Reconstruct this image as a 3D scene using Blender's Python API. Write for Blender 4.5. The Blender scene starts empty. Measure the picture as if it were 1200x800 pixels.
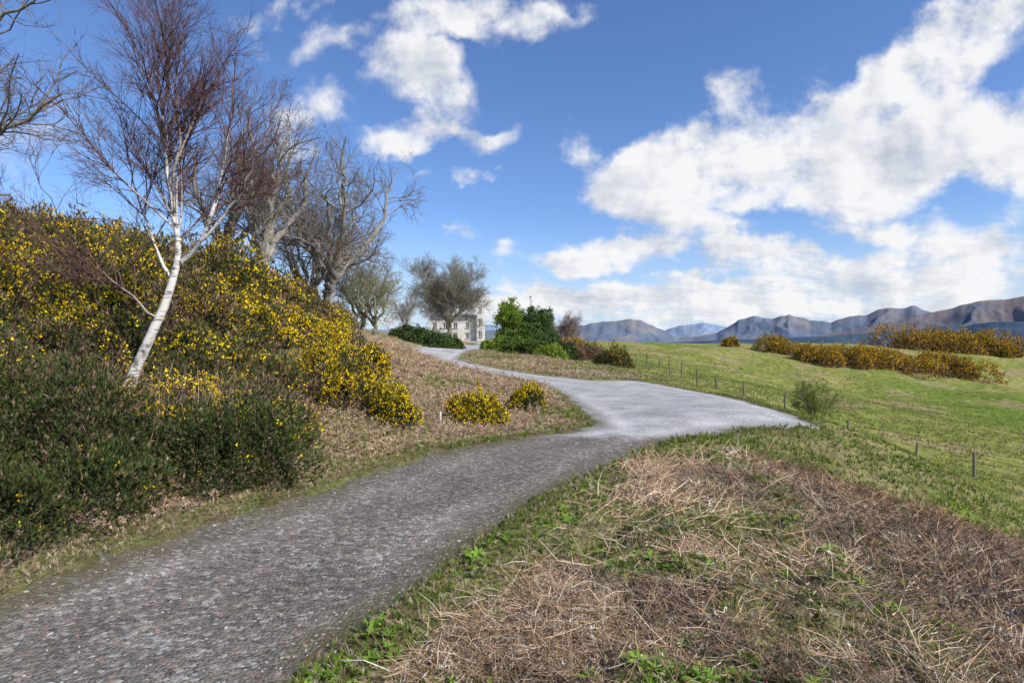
import bpy, math, time
import numpy as np
rng = np.random.default_rng(11)
T0 = time.time()
scene = bpy.context.scene
scene.view_settings.view_transform = 'Standard'
scene.view_settings.look = 'None'
scene.view_settings.exposure = 0

# ------------------------------------------------------------------ helpers
def hash2(ix, iy, s):
    ix = ix.astype(np.int64).astype(np.uint32); iy = iy.astype(np.int64).astype(np.uint32)
    n = ix*np.uint32(374761393) + iy*np.uint32(668265263) + np.uint32((s*2654435761) & 0xffffffff)
    n = (n ^ (n >> np.uint32(13)))*np.uint32(1274126177)
    n = n ^ (n >> np.uint32(16))
    return n.astype(np.float64)/4294967295.0
def vnoise(x, y, s=0):
    x = np.asarray(x, float); y = np.asarray(y, float)
    ix = np.floor(x); iy = np.floor(y); fx = x-ix; fy = y-iy
    fx = fx*fx*(3-2*fx); fy = fy*fy*(3-2*fy)
    a = hash2(ix, iy, s); b = hash2(ix+1, iy, s); c = hash2(ix, iy+1, s); d = hash2(ix+1, iy+1, s)
    return (a*(1-fx)+b*fx)*(1-fy)+(c*(1-fx)+d*fx)*fy
def fbm(x, y, o=4, s=0):
    r = 0; a = 0.5; t = 0
    for i in range(o):
        r = r+a*vnoise(x*2**i+17.3*i, y*2**i-9.1*i, s+i); t += a; a *= 0.5
    return r/t
def sstep(a, b, x):
    t = np.clip((x-a)/(b-a), 0, 1); return t*t*(3-2*t)
def sdpoly(P, x, y):
    d2 = np.full(x.shape, 1e18); ins = np.zeros(x.shape, bool)
    n = len(P)
    for i in range(n):
        ax, ay = P[i]; bx, by = P[(i+1) % n]
        ex, ey = bx-ax, by-ay
        t = np.clip(((x-ax)*ex+(y-ay)*ey)/(ex*ex+ey*ey), 0, 1)
        d2 = np.minimum(d2, (x-ax-t*ex)**2+(y-ay-t*ey)**2)
        if ay != by:
            c = ((ay > y) != (by > y)) & (x < (bx-ax)*(y-ay)/(by-ay)+ax)
            ins ^= c
    return np.where(ins, -1, 1)*np.sqrt(d2)
def sdline(P, x, y):
    d2 = np.full(x.shape, 1e18)
    for (ax, ay), (bx, by) in zip(P[:-1], P[1:]):
        ex, ey = bx-ax, by-ay
        t = np.clip(((x-ax)*ex+(y-ay)*ey)/(ex*ex+ey*ey), 0, 1)
        d2 = np.minimum(d2, (x-ax-t*ex)**2+(y-ay-t*ey)**2)
    return np.sqrt(d2)
def norm(v):
    return v/np.maximum(np.linalg.norm(v, axis=-1, keepdims=True), 1e-9)

# ------------------------------------------------------------------ terrain heights (surveyed points, thin plate spline)
CP = np.array([
(0,0,.25),(-3.9,4.3,0),(-3,6.67,0),(-1.23,10.26,0),(2,13.3,0),(-1.2,3.6,0),(-.35,5.8,0),(1.35,9,0),(3,11.3,0),(-5,0,0),(-2.5,0,.05),(-5,-4,0),
(6.9,13.75,0),(7.4,21.5,0),(6.2,28.2,.03),(4.3,28.4,.03),(1.6,26,.1),(2,18,.02),(4.8,13,0),(4.5,20,0),
(0,29.2,.30),(-1.8,30.5,.5),(-4.1,34.6,.75),(-5.9,39.7,.9),(-5.8,43,1.0),(-4.9,54.6,1.15),(-3,66.7,1.45),(-3.3,85,1.65),(-8.6,104,2.0),
(.4,20,.25),(1.2,23.5,.1),(-1,26.3,.35),(-2.2,24,.5),(-5,28,1.3),(-2,16,.4),(-4,20,1.1),(-1,13,.12),(-3,12,.4),(-5,14,1.1),(-4.7,8,.4),(-6.8,10,.8),(-6,6,.55),(-8,5,1.2),
(-10,9,2.1),(-12,15,3.6),(-8,20,2.8),(-6.9,28,2.0),(-10,30,3.0),(-20,20,5.4),(-15,30,4.2),(-25,50,6),(-40,40,9),(-12,45,2.8),(-15,2,2.5),(-12,-5,1.5),
(-30,5,7),(-30,80,5),(-14,75,2.6),(-10,112,2.2),(-60,80,10),(-60,20,12),(-40,130,5),(-60,-20,8),(0,-10,0),(-20,-20,2),
(2,2,.22),(2.7,3,.18),(4.05,4.5,-.1),(3,7,.02),(3.9,10.3,-.08),(5.7,9.5,-.5),(8.1,9,-1.3),(9,15,-.4),(9.66,14,-.75),(10.8,12,-1.9),
(15,17,-3.1),(12.5,20,-2.2),(16,25,-3.0),(22.4,35,-3.2),(18.8,25,-3.6),(18.3,21.5,-3.4),(12,33,-.9),(11.3,45,-.2),(12.6,30,-1.2),(11.5,25,-.9),(9.5,20,-.4),
(31.5,35,-4.3),(30,60,-3.3),(20,60,-1.2),(45,60,-4.8),(12,60,.3),(81,90,-5.5),(46,85,-1.4),(66,85,-3.0),(45,120,1.2),(30,110,1.6),(70,125,1.3),
(90,130,.6),(117,130,-.8),(20,90,1.3),(6,60,.9),(5,40,.4),(8.1,45,-.1),(0,60,1.4),(0,40,.9),(-2,48,1.2),(10,130,2),(30,160,.5),(80,170,-2),(130,170,-5),
(150,100,-8),(100,50,-8),(60,30,-7),(30,15,-4.8),(20,5,-3.6),(10,0,-1.4),(5,-5,0),(30,-20,-4),(100,-20,-10),(150,40,-11),(0,170,1.5),(-60,170,6),(6,90,1.6)], float)
S = 20.0
def tps_u(r2):
    return 0.5*r2*np.log(r2+1e-12)
n = len(CP)
X0 = CP[:, 0]/S; Y0 = CP[:, 1]/S
K = tps_u((X0[:, None]-X0)**2+(Y0[:, None]-Y0)**2)+np.eye(n)*0.0004
Pm = np.c_[np.ones(n), X0, Y0]
A = np.zeros((n+3, n+3)); A[:n, :n] = K; A[:n, n:] = Pm; A[n:, :n] = Pm.T
sol = np.linalg.solve(A, np.r_[CP[:, 2], 0, 0, 0])
def tps(x, y):
    x = np.asarray(x, float); y = np.asarray(y, float); sh = x.shape
    x = x.ravel(); y = y.ravel(); out = np.zeros(x.shape)
    r = np.hypot(x, y); k = np.minimum(1, 220/np.maximum(r, 1e-6))
    xs = x*k/S; ys = y*k/S
    for a in range(0, len(x), 60000):
        b = slice(a, a+60000)
        out[b] = tps_u((xs[b, None]-X0)**2+(ys[b, None]-Y0)**2)@sol[:n]+sol[n]+sol[n+1]*xs[b]+sol[n+2]*ys[b]
    w = sstep(150, 700, r)
    out = out*(1-w)-60*w
    return out.reshape(sh)

ROAD = [(-6,-6),(-5.4,0),(-4.7,2),(-3.95,4.3),(-3.69,5.23),(-3.0,6.67),(-2.35,7.85),(-1.23,10.26),(0,11.6),(2.0,13.3),(3.5,13.5),(2.83,11.1),(1.35,9),(.44,7.4),(-.35,5.8),(-.83,4.6),(-1.16,3.87),(-1.3,3.33),(-1.7,1.8),(-2.3,0),(-3,-6)]
LOT = [(2.0,13.3),(2.1,15.7),(1.85,20.5),(1.4,25),(0.5,27.2),(1.5,29.5),(4.3,28.8),(6.4,28.4),(7.3,24),(7.8,21.5),(7.9,17),(7.3,13.75),(4.86,12.85),(3.4,11.8),(2.6,10.8),(1.8,11.5)]
DRIVE = [(2.5,27.5),(0,29.2),(-1.8,30.9),(-4.1,34.6),(-5.7,39),(-5.8,43),(-4.9,54.6),(-3,66.7),(-3.3,85),(-8.6,103)]
def sdroad(x, y):
    return np.minimum(np.minimum(sdpoly(ROAD, x, y), sdpoly(LOT, x, y)), sdline(DRIVE, x, y)-1.9)
BRACK = [(-2.2,-6),(-1.2,1.5),(-.7,3.4),(-.1,4.8),(.6,6.2),(1.4,7.7),(2.4,9.6),(3.6,10.6),(4.8,10.4),(5.7,9.8),(7,9.6),(8.5,9.6),(10.5,8.8),(14,4),(14,-8)]
LEFTZ = [(-90,-30),(-5,-30),(-4,4),(-1,11),(2.2,14),(1.7,25),(3,29),(8,30),(8.5,34),(6,44),(8,60),(14,200),(-90,200)]
GORSEZ = [(-70,-10),(-6.6,-10),(-5.6,0),(-4.5,4.3),(-3.5,7.4),(-3.4,9.3),(-4.8,12),(-6.3,17),(-7.8,22),(-8.5,30),(-30,60),(-70,60)]
def bumps(x, y, sdr):
    off = sstep(0.0, 1.2, sdr)
    r = np.hypot(x, y)
    near = 1-sstep(30, 90, r)
    b = (fbm(x*1.3, y*1.3, 4, 3)-.5)*0.24 + (fbm(x*6, y*6, 3, 9)-.5)*0.10*near
    br = sstep(.3, -.5, sdpoly(BRACK, x, y))
    b = b+br*(fbm(x*2.4+9, y*2.4, 3, 21)-.55)*.28
    big = (fbm(x*.12, y*.12, 3, 41)-.5)*.9*sstep(30, 60, r)*sstep(6, 20, sdr)*(1-sstep(200, 600, r))
    return b*off+big
def H(x, y):
    x = np.asarray(x, float); y = np.asarray(y, float)
    s = sdroad(x, y)
    return tps(x, y)+bumps(x, y, s)+0.03*sstep(-.1, .1, s)
def Hs(x, y):
    return float(H(np.array([x]), np.array([y]))[0])

# ------------------------------------------------------------------ mesh + material helpers
def link(o):
    scene.collection.objects.link(o); return o
TRI = [0]
def make(name, V, F, C=None, mat=None, smooth=False, parent=None):
    V = np.asarray(V, np.float32); F = np.asarray(F, np.int32)
    me = bpy.data.meshes.new(name)
    nf, m = F.shape; TRI[0] += nf*(m-2)
    me.vertices.add(len(V)); me.vertices.foreach_set('co', V.ravel())
    me.loops.add(nf*m); me.loops.foreach_set('vertex_index', F.ravel())
    me.polygons.add(nf)
    me.polygons.foreach_set('loop_start', np.arange(0, nf*m, m, dtype=np.int32))
    me.polygons.foreach_set('use_smooth', np.full(nf, smooth))
    me.update(calc_edges=True)
    if C is not None:
        a = me.color_attributes.new('Col', 'FLOAT_COLOR', 'POINT')
        C4 = np.ones((len(V), 4), np.float32); C4[:, :3] = C
        a.data.foreach_set('color', C4.ravel())
    if mat: me.materials.append(mat)
    o = link(bpy.data.objects.new(name, me))
    if parent: o.parent = parent
    return o
def nmat(name):
    m = bpy.data.materials.new(name); m.use_nodes = True
    nt = m.node_tree; nt.nodes.clear()
    out = nt.nodes.new('ShaderNodeOutputMaterial')
    return m, nt, out
def N(nt, typ, **kw):
    nd = nt.nodes.new(typ)
    for k, v in kw.items(): setattr(nd, k, v)
    return nd
def plant_mat(name, transl=.25, var=0, scale=3.0):
    m, nt, out = nmat(name)
    at = N(nt, 'ShaderNodeVertexColor', layer_name='Col'); src = at.outputs['Color']
    if var > 0:
        tc = N(nt, 'ShaderNodeNewGeometry')
        no = N(nt, 'ShaderNodeTexNoise'); no.inputs['Scale'].default_value = scale; no.inputs['Detail'].default_value = 2
        nt.links.new(tc.outputs['Position'], no.inputs['Vector'])
        mr = N(nt, 'ShaderNodeMapRange'); mr.inputs[1].default_value = .3; mr.inputs[2].default_value = .7
        mr.inputs[3].default_value = 1-var; mr.inputs[4].default_value = 1+var
        nt.links.new(no.outputs['Fac'], mr.inputs[0])
        mx = N(nt, 'ShaderNodeVectorMath', operation='SCALE')
        nt.links.new(src, mx.inputs[0]); nt.links.new(mr.outputs[0], mx.inputs['Scale']); src = mx.outputs[0]
    b = N(nt, 'ShaderNodeBsdfDiffuse')
    nt.links.new(src, b.inputs['Color'])
    if transl > 0:
        t = N(nt, 'ShaderNodeBsdfTranslucent'); nt.links.new(src, t.inputs['Color'])
        s = N(nt, 'ShaderNodeMixShader'); s.inputs[0].default_value = transl
        nt.links.new(b.outputs[0], s.inputs[1]); nt.links.new(t.outputs[0], s.inputs[2])
        nt.links.new(s.outputs[0], out.inputs[0])
    else: nt.links.new(b.outputs[0], out.inputs[0])
    return m
M_leaf = plant_mat('leaf_foliage', 0)
M_leaf2 = plant_mat('broad_leaf_foliage', .2)
M_dry = plant_mat('dry_bracken', 0)
M_grass = plant_mat('grass_blades', .2)
M_bark = plant_mat('bark', 0, .35, 14)
M_stone_bits = plant_mat('stones', 0)

# ------------------------------------------------------------------ ground sheet
angF = np.linspace(-62, 62, 780)
angB = np.linspace(62, 298, 110)[1:-1]
ang = np.radians(np.r_[angF, angB]); na = len(ang)
rad = np.geomspace(0.35, 9800, 720); nr = len(rad)
RR, AA = np.meshgrid(rad, ang, indexing='ij')
gx = (RR*np.sin(AA)).ravel(); gy = (RR*np.cos(AA)).ravel()
gt = tps(gx, gy); gs = sdroad(gx, gy)
rag = (fbm(gx*3, gy*3, 3, 5)-.5)*.55
gz = gt+bumps(gx, gy, gs)+(-.07+.10*sstep(-.12, .12, gs+rag))
def c3(*v): return np.array(v)
def mix(a, b, w): return a*(1-w)+b*w
def greenness(x, y):
    """green patches breaking through the bracken near the track"""
    g = fbm(x*.85+31, y*.85, 3, 97)
    d = sdroad(x, y)
    return np.clip(sstep(.41, .55, g)*sstep(4.4, 1.6, d)+sstep(.56, .66, g)*.3+sstep(.55, .2, d)*.55*sstep(.38, .55, fbm(x*.9+2, y*.9, 2, 98)), 0, 1)
def ground_col(x, y, sdr):
    n1 = fbm(x*.35, y*.35, 4, 51)[:, None]; n2 = fbm(x*2.2, y*2.2, 4, 61)[:, None]; n3 = fbm(x*.06, y*.06, 3, 71)[:, None]
    c = c3
    field = mix(c(.19, .225, .045), c(.32, .30, .09), np.clip((n1-.35)*2.2, 0, 1))
    field = mix(field, c(.40, .34, .17), np.clip((n2-.47)*2.6, 0, 1)*.6)
    field = mix(field, c(.14, .21, .035), np.clip((n3-.45)*4, 0, 1)*.75)
    near = sstep(24, 15, np.hypot(x, y))[:, None]
    field = mix(field, c(.14, .225, .03), near*.8)
    field = mix(field, c(.36, .27, .15), sstep(.55, .66, fbm(x*.22+3, y*.22, 4, 73))[:, None]*.65)
    dry = mix(c(.45, .345, .22), c(.29, .25, .12), np.clip((n2-.45)*3, 0, 1))
    dry = mix(dry, c(.17, .20, .05), np.clip((n1-.52)*4, 0, 1)*.7)
    w = sstep(.6, -.6, sdpoly(LEFTZ, x, y)+(n1[:, 0]-.5)*3)[:, None]
    col = mix(field, dry, w)
    gor = mix(c(.16, .115, .07), c(.10, .10, .045), n2)
    w = sstep(.5, -.6, sdpoly(GORSEZ, x, y)+(n1[:, 0]-.5)*2)[:, None]
    col = mix(col, gor, w)
    brk = mix(c(.36, .26, .17), c(.20, .14, .09), n2)
    brk = mix(brk, c(.14, .19, .035), greenness(x, y)[:, None]*.7)
    w = sstep(.3, -.3, sdpoly(BRACK, x, y)+(n1[:, 0]-.5)*1.6)[:, None]
    col = mix(col, brk, w)
    w = (sstep(.7, .05, sdr)*sstep(40, 20, np.hypot(x, y)))[:, None]
    col = mix(col, mix(c(.14, .15, .045), c(.13, .10, .06), np.clip((n2-.33)*3, 0, 1)), w*.85)
    r = np.hypot(x, y)
    w = sstep(200, 800, r)[:, None]
    col = mix(col, c(.08, .11, .08), w)
    return np.clip(col, 0, 1)
gc = ground_col(gx, gy, gs)
idx = np.arange(nr*na).reshape(nr, na)
a = idx[:-1, :]; b = idx[1:, :]
F = np.stack([a, np.roll(a, -1, 1), np.roll(b, -1, 1), b], -1).reshape(-1, 4)[:, ::-1]
m, nt, out = nmat('ground_grass')
at = N(nt, 'ShaderNodeVertexColor', layer_name='Col'); geo = N(nt, 'ShaderNodeNewGeometry')
no = N(nt, 'ShaderNodeTexNoise', noise_dimensions='2D'); no.inputs['Scale'].default_value = 9; no.inputs['Detail'].default_value = 5; no.inputs['Roughness'].default_value = .7
n2_ = N(nt, 'ShaderNodeTexNoise', noise_dimensions='2D'); n2_.inputs['Scale'].default_value = 1.2; n2_.inputs['Detail'].default_value = 4; n2_.inputs['Roughness'].default_value = .65
for q in (no, n2_): nt.links.new(geo.outputs['Position'], q.inputs['Vector'])
ad = N(nt, 'ShaderNodeMath', operation='ADD'); nt.links.new(no.outputs[0], ad.inputs[0]); nt.links.new(n2_.outputs[0], ad.inputs[1])
mr = N(nt, 'ShaderNodeMapRange'); mr.inputs[1].default_value = .7; mr.inputs[2].default_value = 1.3; mr.inputs[3].default_value = .5; mr.inputs[4].default_value = 1.5
nt.links.new(ad.outputs[0], mr.inputs[0])
sc = N(nt, 'ShaderNodeVectorMath', operation='SCALE'); nt.links.new(at.outputs[0], sc.inputs[0]); nt.links.new(mr.outputs[0], sc.inputs['Scale'])
bs = N(nt, 'ShaderNodeBsdfDiffuse'); nt.links.new(sc.outputs[0], bs.inputs['Color'])
bp = N(nt, 'ShaderNodeBump'); bp.inputs['Strength'].default_value = .8; bp.inputs['Distance'].default_value = .14
nt.links.new(no.outputs[0], bp.inputs['Height']); nt.links.new(bp.outputs[0], bs.inputs['Normal'])
nt.links.new(bs.outputs[0], out.inputs[0]); M_ground = m
Vg2 = np.r_[np.c_[gx, gy, gz], [[0, 0, Hs(0, 0)]]]
Ft = np.r_[F[:, [0, 1, 2]], F[:, [0, 2, 3]]]
fan = np.stack([np.full(na, len(gx)), np.roll(idx[0], -1), idx[0]], -1)
make('ground', Vg2, np.r_[Ft, fan], np.r_[gc, gc[:1]], M_ground, True)

# ------------------------------------------------------------------ gravel road + parking area
m, nt, out = nmat('gravel')
geo = N(nt, 'ShaderNodeNewGeometry')
def vor(scale, feat='F1'):
    v = N(nt, 'ShaderNodeTexVoronoi', voronoi_dimensions='2D'); v.feature = feat; v.inputs['Scale'].default_value = scale
    nt.links.new(geo.outputs['Position'], v.inputs['Vector']); return v
v1 = vor(27); v2 = vor(70)
def ramp(src, stops):
    r = N(nt, 'ShaderNodeValToRGB'); e = r.color_ramp.elements
    while len(e) < len(stops): e.new(.5)
    for i, (p, c) in enumerate(stops):
        e[i].position = p; e[i].color = (*c, 1)
    nt.links.new(src, r.inputs[0]); return r
sp = N(nt, 'ShaderNodeSeparateColor'); nt.links.new(v1.outputs['Color'], sp.inputs[0])
sp2 = N(nt, 'ShaderNodeSeparateColor'); nt.links.new(v2.outputs['Color'], sp2.inputs[0])
dark = ramp(sp.outputs[0], [(0, (.08, .072, .063)), (.35, (.16, .143, .124)), (.6, (.235, .203, .166)), (.76, (.31, .215, .16)), (.88, (.39, .355, .31)), (1, (.57, .54, .50))])
light = ramp(sp2.outputs[0], [(0, (.25, .245, .235)), (.4, (.43, .415, .395)), (.75, (.54, .525, .50)), (1, (.68, .66, .63))])
fine = ramp(sp2.outputs[1], [(0, (.085, .077, .066)), (.6, (.205, .184, .158)), (1, (.38, .348, .305))])
mxd = N(nt, 'ShaderNodeMix', data_type='RGBA'); mxd.inputs[0].default_value = .4
nt.links.new(dark.outputs[0], mxd.inputs[6]); nt.links.new(fine.outputs[0], mxd.inputs[7])
spp = N(nt, 'ShaderNodeSeparateXYZ'); nt.links.new(geo.outputs['Position'], spp.inputs[0])
nb = N(nt, 'ShaderNodeTexNoise', noise_dimensions='2D'); nb.inputs['Scale'].default_value = .9; nb.inputs['Detail'].default_value = 6; nb.inputs['Roughness'].default_value = .65
nt.links.new(geo.outputs['Position'], nb.inputs['Vector'])
e1 = N(nt, 'ShaderNodeMath', operation='MULTIPLY_ADD'); nt.links.new(spp.outputs[0], e1.inputs[0]); e1.inputs[1].default_value = .05; nt.links.new(spp.outputs[1], e1.inputs[2])
e2 = N(nt, 'ShaderNodeMath', operation='MULTIPLY_ADD'); nt.links.new(nb.outputs[0], e2.inputs[0]); e2.inputs[1].default_value = 1.6; nt.links.new(e1.outputs[0], e2.inputs[2])
er = N(nt, 'ShaderNodeMapRange'); er.inputs[1].default_value = 12.5; er.inputs[2].default_value = 13.1
nt.links.new(e2.outputs[0], er.inputs[0])
mxl = N(nt, 'ShaderNodeMix', data_type='RGBA'); nt.links.new(er.outputs[0], mxl.inputs[0]); nt.links.new(mxd.outputs[2], mxl.inputs[6]); nt.links.new(light.outputs[0], mxl.inputs[7])
vr = N(nt, 'ShaderNodeMapRange'); vr.inputs[1].default_value = .3; vr.inputs[2].default_value = .7; vr.inputs[3].default_value = .78; vr.inputs[4].default_value = 1.22
nt.links.new(nb.outputs[0], vr.inputs[0])
scl = N(nt, 'ShaderNodeVectorMath', operation='SCALE'); nt.links.new(mxl.outputs[2], scl.inputs[0]); nt.links.new(vr.outputs[0], scl.inputs['Scale'])
vc = N(nt, 'ShaderNodeVertexColor', layer_name='Col'); sv = N(nt, 'ShaderNodeSeparateColor'); nt.links.new(vc.outputs[0], sv.inputs[0])
wl = N(nt, 'ShaderNodeMapRange'); wl.inputs[3].default_value = .95; wl.inputs[4].default_value = 1.16; nt.links.new(sv.outputs[1], wl.inputs[0])
scw = N(nt, 'ShaderNodeVectorMath', operation='SCALE'); nt.links.new(scl.outputs[0], scw.inputs[0]); nt.links.new(wl.outputs[0], scw.inputs['Scale'])
ed = N(nt, 'ShaderNodeMath', operation='MULTIPLY'); nt.links.new(sv.outputs[0], ed.inputs[0])
edr = N(nt, 'ShaderNodeMapRange'); edr.inputs[1].default_value = .35; edr.inputs[2].default_value = .6; nt.links.new(nb.outputs[0], edr.inputs[0]); nt.links.new(edr.outputs[0], ed.inputs[1])
mxe = N(nt, 'ShaderNodeMix', data_type='RGBA'); nt.links.new(ed.outputs[0], mxe.inputs[0]); nt.links.new(scw.outputs[0], mxe.inputs[6]); mxe.inputs[7].default_value = (.125, .108, .055, 1)
bs = N(nt, 'ShaderNodeBsdfDiffuse'); nt.links.new(mxe.outputs[2], bs.inputs['Color'])
inv = N(nt, 'ShaderNodeMath', operation='SUBTRACT'); inv.inputs[0].default_value = 1; nt.links.new(v1.outputs['Distance'], inv.inputs[1])
inv2 = N(nt, 'ShaderNodeMath', operation='MULTIPLY_ADD'); nt.links.new(v2.outputs['Distance'], inv2.inputs[0]); inv2.inputs[1].default_value = -.5; nt.links.new(inv.outputs[0], inv2.inputs[2])
bp = N(nt, 'ShaderNodeBump'); bp.inputs['Strength'].default_value = 1.0; bp.inputs['Distance'].default_value = .012
nt.links.new(inv2.outputs[0], bp.inputs['Height']); nt.links.new(bp.outputs[0], bs.inputs['Normal'])
nt.links.new(bs.outputs[0], out.inputs[0]); M_gravel = m
sF = gs[F].min(1)
cy = gy[F].mean(1); cx = gx[F].mean(1)
sel = (sF < .45) & (np.hypot(cx, cy) < 130)
sdl = np.minimum(sdpoly(LOT, cx, cy), sdline(DRIVE, cx, cy)-2.2)
lot = sel & (cy > 11)&((sdl < sdpoly(ROAD, cx, cy)))
roadf = sel & ~lot
def sub(name, mask):
    f = F[mask]; u, inv_ = np.unique(f, return_inverse=True)
    s = gs[u]; e = sstep(-.55, .05, s)
    wheel = np.exp(-((s+.62)/.22)**2)*sstep(.3, .55, fbm(gx[u]*.7, gy[u]*.7, 3, 83))
    crown = .03*sstep(0, -1.3, s)
    rut = (fbm(gx[u]*.8, gy[u]*.8, 3, 81)-.5)*.03
    V = np.c_[gx[u], gy[u], gt[u]+crown+rut]
    make(name, V, inv_.reshape(-1, 4), np.c_[e, wheel, e], M_gravel, True)
sub('gravel_track', roadf); sub('gravel_parking_area', lot)
print('ground', time.time()-T0)

# ------------------------------------------------------------------ scatter machinery
def frames(d):
    d = norm(d); n = len(d)
    r = rng.normal(size=(n, 3)); a = norm(np.cross(d, r)); b = np.cross(d, a)
    return np.stack([a, b, d], -1)
def scatter(tmpl, pos, Rm, scale, col):
    TV, TF = tmpl[0], tmpl[1]
    k = len(TV); n = len(pos)
    V = np.einsum('nij,kj->nki', Rm, TV)*scale[:, None, None]+pos[:, None, :]
    Fs = (TF[None]+(np.arange(n)*k)[:, None, None]).reshape(-1, 3)
    C = col[:, None, :]*tmpl[2][None, :, None]
    return V.reshape(-1, 3), Fs, C.reshape(-1, 3)
class Acc:
    def __init__(s): s.V = []; s.F = []; s.C = []; s.n = 0
    def add(s, V, F, C):
        s.V.append(V.astype(np.float32)); s.F.append((F+s.n).astype(np.int32)); s.C.append(C.astype(np.float32)); s.n += len(V)
    def out(s, name, mat, smooth=False, parent=None):
        return make(name, np.concatenate(s.V), np.concatenate(s.F), np.concatenate(s.C), mat, smooth, parent)
def blade_tuft(nb=7, h=1., w=.035, spread=.5, seed=0):
    r = np.random.default_rng(seed); V = []; F = []; C = []
    for i in range(nb):
        a = r.uniform(0, 6.28); s = r.uniform(.1, 1)*spread; hh = h*r.uniform(.5, 1.05)
        o = np.array([math.cos(a), math.sin(a), 0]); p = np.array([-o[1], o[0], 0])
        st = o*r.uniform(0, .12)
        mid = st+o*s*.35*hh+np.array([0, 0, hh*.6]); tip = st+o*s*hh+np.array([0, 0, hh*(1-.35*s)])
        b = len(V); V += [st-p*w, st+p*w, mid-p*w*.8, mid+p*w*.8, tip]
        F += [(b, b+1, b+3), (b, b+3, b+2), (b+2, b+3, b+4)]
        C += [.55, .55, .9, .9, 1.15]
    return np.array(V), np.array(F), np.array(C)
def shoot(ns=8, w=.05, seed=0):
    r = np.random.default_rng(seed); V = []; F = []; C = []
    for i in range(ns):
        z0 = r.uniform(0, .65); a = i*2.4+r.uniform(-.4, .4); t = r.uniform(.25, .8)
        l = r.uniform(.35, .6)
        d = np.array([math.cos(a)*t, math.sin(a)*t, 1.0]); d /= np.linalg.norm(d)
        p = np.array([-math.sin(a), math.cos(a), r.uniform(-.4, .4)])
        s = np.array([0, 0, z0]); b = len(V)
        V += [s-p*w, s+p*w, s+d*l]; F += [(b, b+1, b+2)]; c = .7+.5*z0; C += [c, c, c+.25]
    return np.array(V), np.array(F), np.array(C)
def leafclump(nl=10, s=.3, seed=0, rad=.5):
    r = np.random.default_rng(seed); V = []; F = []; C = []
    for i in range(nl):
        c = r.normal(size=3); c = c/np.linalg.norm(c)*rad*r.uniform(.3, 1)
        d = r.normal(size=3); d /= np.linalg.norm(d); q = np.cross(d, r.normal(size=3)); q /= np.linalg.norm(q)
        l = s*r.uniform(.7, 1.2); w = l*.33; b = len(V)
        V += [c, c+d*l*.5+q*w, c+d*l, c+d*l*.5-q*w]; F += [(b, b+1, b+2), (b, b+2, b+3)]
        k = r.uniform(.7, 1.25); C += [k]*4
    return np.array(V), np.array(F), np.array(C)
def stem(seg=3, w=.012, seed=0, kink=.22):
    r = np.random.default_rng(seed); V = []; F = []; p = np.array([0., 0, 0]); d = np.array([0, 0, 1.])
    pts = [p.copy()]
    for i in range(seg):
        d = d+r.normal(size=3)*kink; d /= np.linalg.norm(d); p = p+d/seg; pts.append(p.copy())
    for i, q in enumerate(pts):
        ww = w*(1-.7*i/seg); V += [q+[ww, 0, 0], q+[-ww*.5, ww*.87, 0], q+[-ww*.5, -ww*.87, 0]]
    for i in range(seg):
        for j in range(3):
            a = i*3+j; b = i*3+(j+1) % 3; F += [(a, b, b+3), (a, b+3, a+3)]
    return np.array(V), np.array(F), np.ones(len(V))
def straw(seg=2, w=.010, seed=0, kink=.3):
    r = np.random.default_rng(seed); V = []; F = []; p = np.array([0., 0, 0]); d = np.array([0, 0, 1.])
    pts = [p.copy()]
    for i in range(seg):
        d = d+r.normal(size=3)*kink; d /= np.linalg.norm(d); p = p+d/seg; pts.append(p.copy())
    for i, q in enumerate(pts):
        ww = w*(1-.6*i/seg); V += [q+[ww, 0, 0], q+[0, ww*.7, 0], q+[-ww, 0, 0]]
    for i in range(seg):
        for j in range(2):
            a = i*3+j; F += [(a, a+1, a+4), (a, a+4, a+3)]
    return np.array(V), np.array(F), np.ones(len(V))
def frond(seed=0):
    r = np.random.default_rng(seed); V = []; F = []; C = []
    n = 8; cx = 0; cyy = 0
    for i in range(n):
        z = .1+.8*i/n+r.uniform(-.03, .03); cx += r.uniform(-.05, .05); cyy += r.uniform(-.05, .05)
        for sgn in (-1, 1):
            if r.uniform() < .2: continue
            L = (.26*(1-i/n)+.05)*r.uniform(.5, 1.2)
            d = np.array([sgn*L*r.uniform(.4, 1), r.uniform(-.9, .9)*L, L*r.uniform(-.6, .8)]); b = len(V)
            s = np.array([cx, cyy, z]); wv = r.normal(size=3)*.018; V += [s-wv, s+wv+[0, 0, .02], s+d]; F += [(b, b+1, b+2)]
            k = r.uniform(.65, 1.15); C += [k*.85, k, k*1.1]
    b = len(V); V += [np.array([-.008, 0, 0]), np.array([.008, 0, 0]), np.array([cx, cyy, .9])]; F += [(b, b+1, b+2)]; C += [.9]*3
    return np.array(V), np.array(F), np.array(C)
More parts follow.
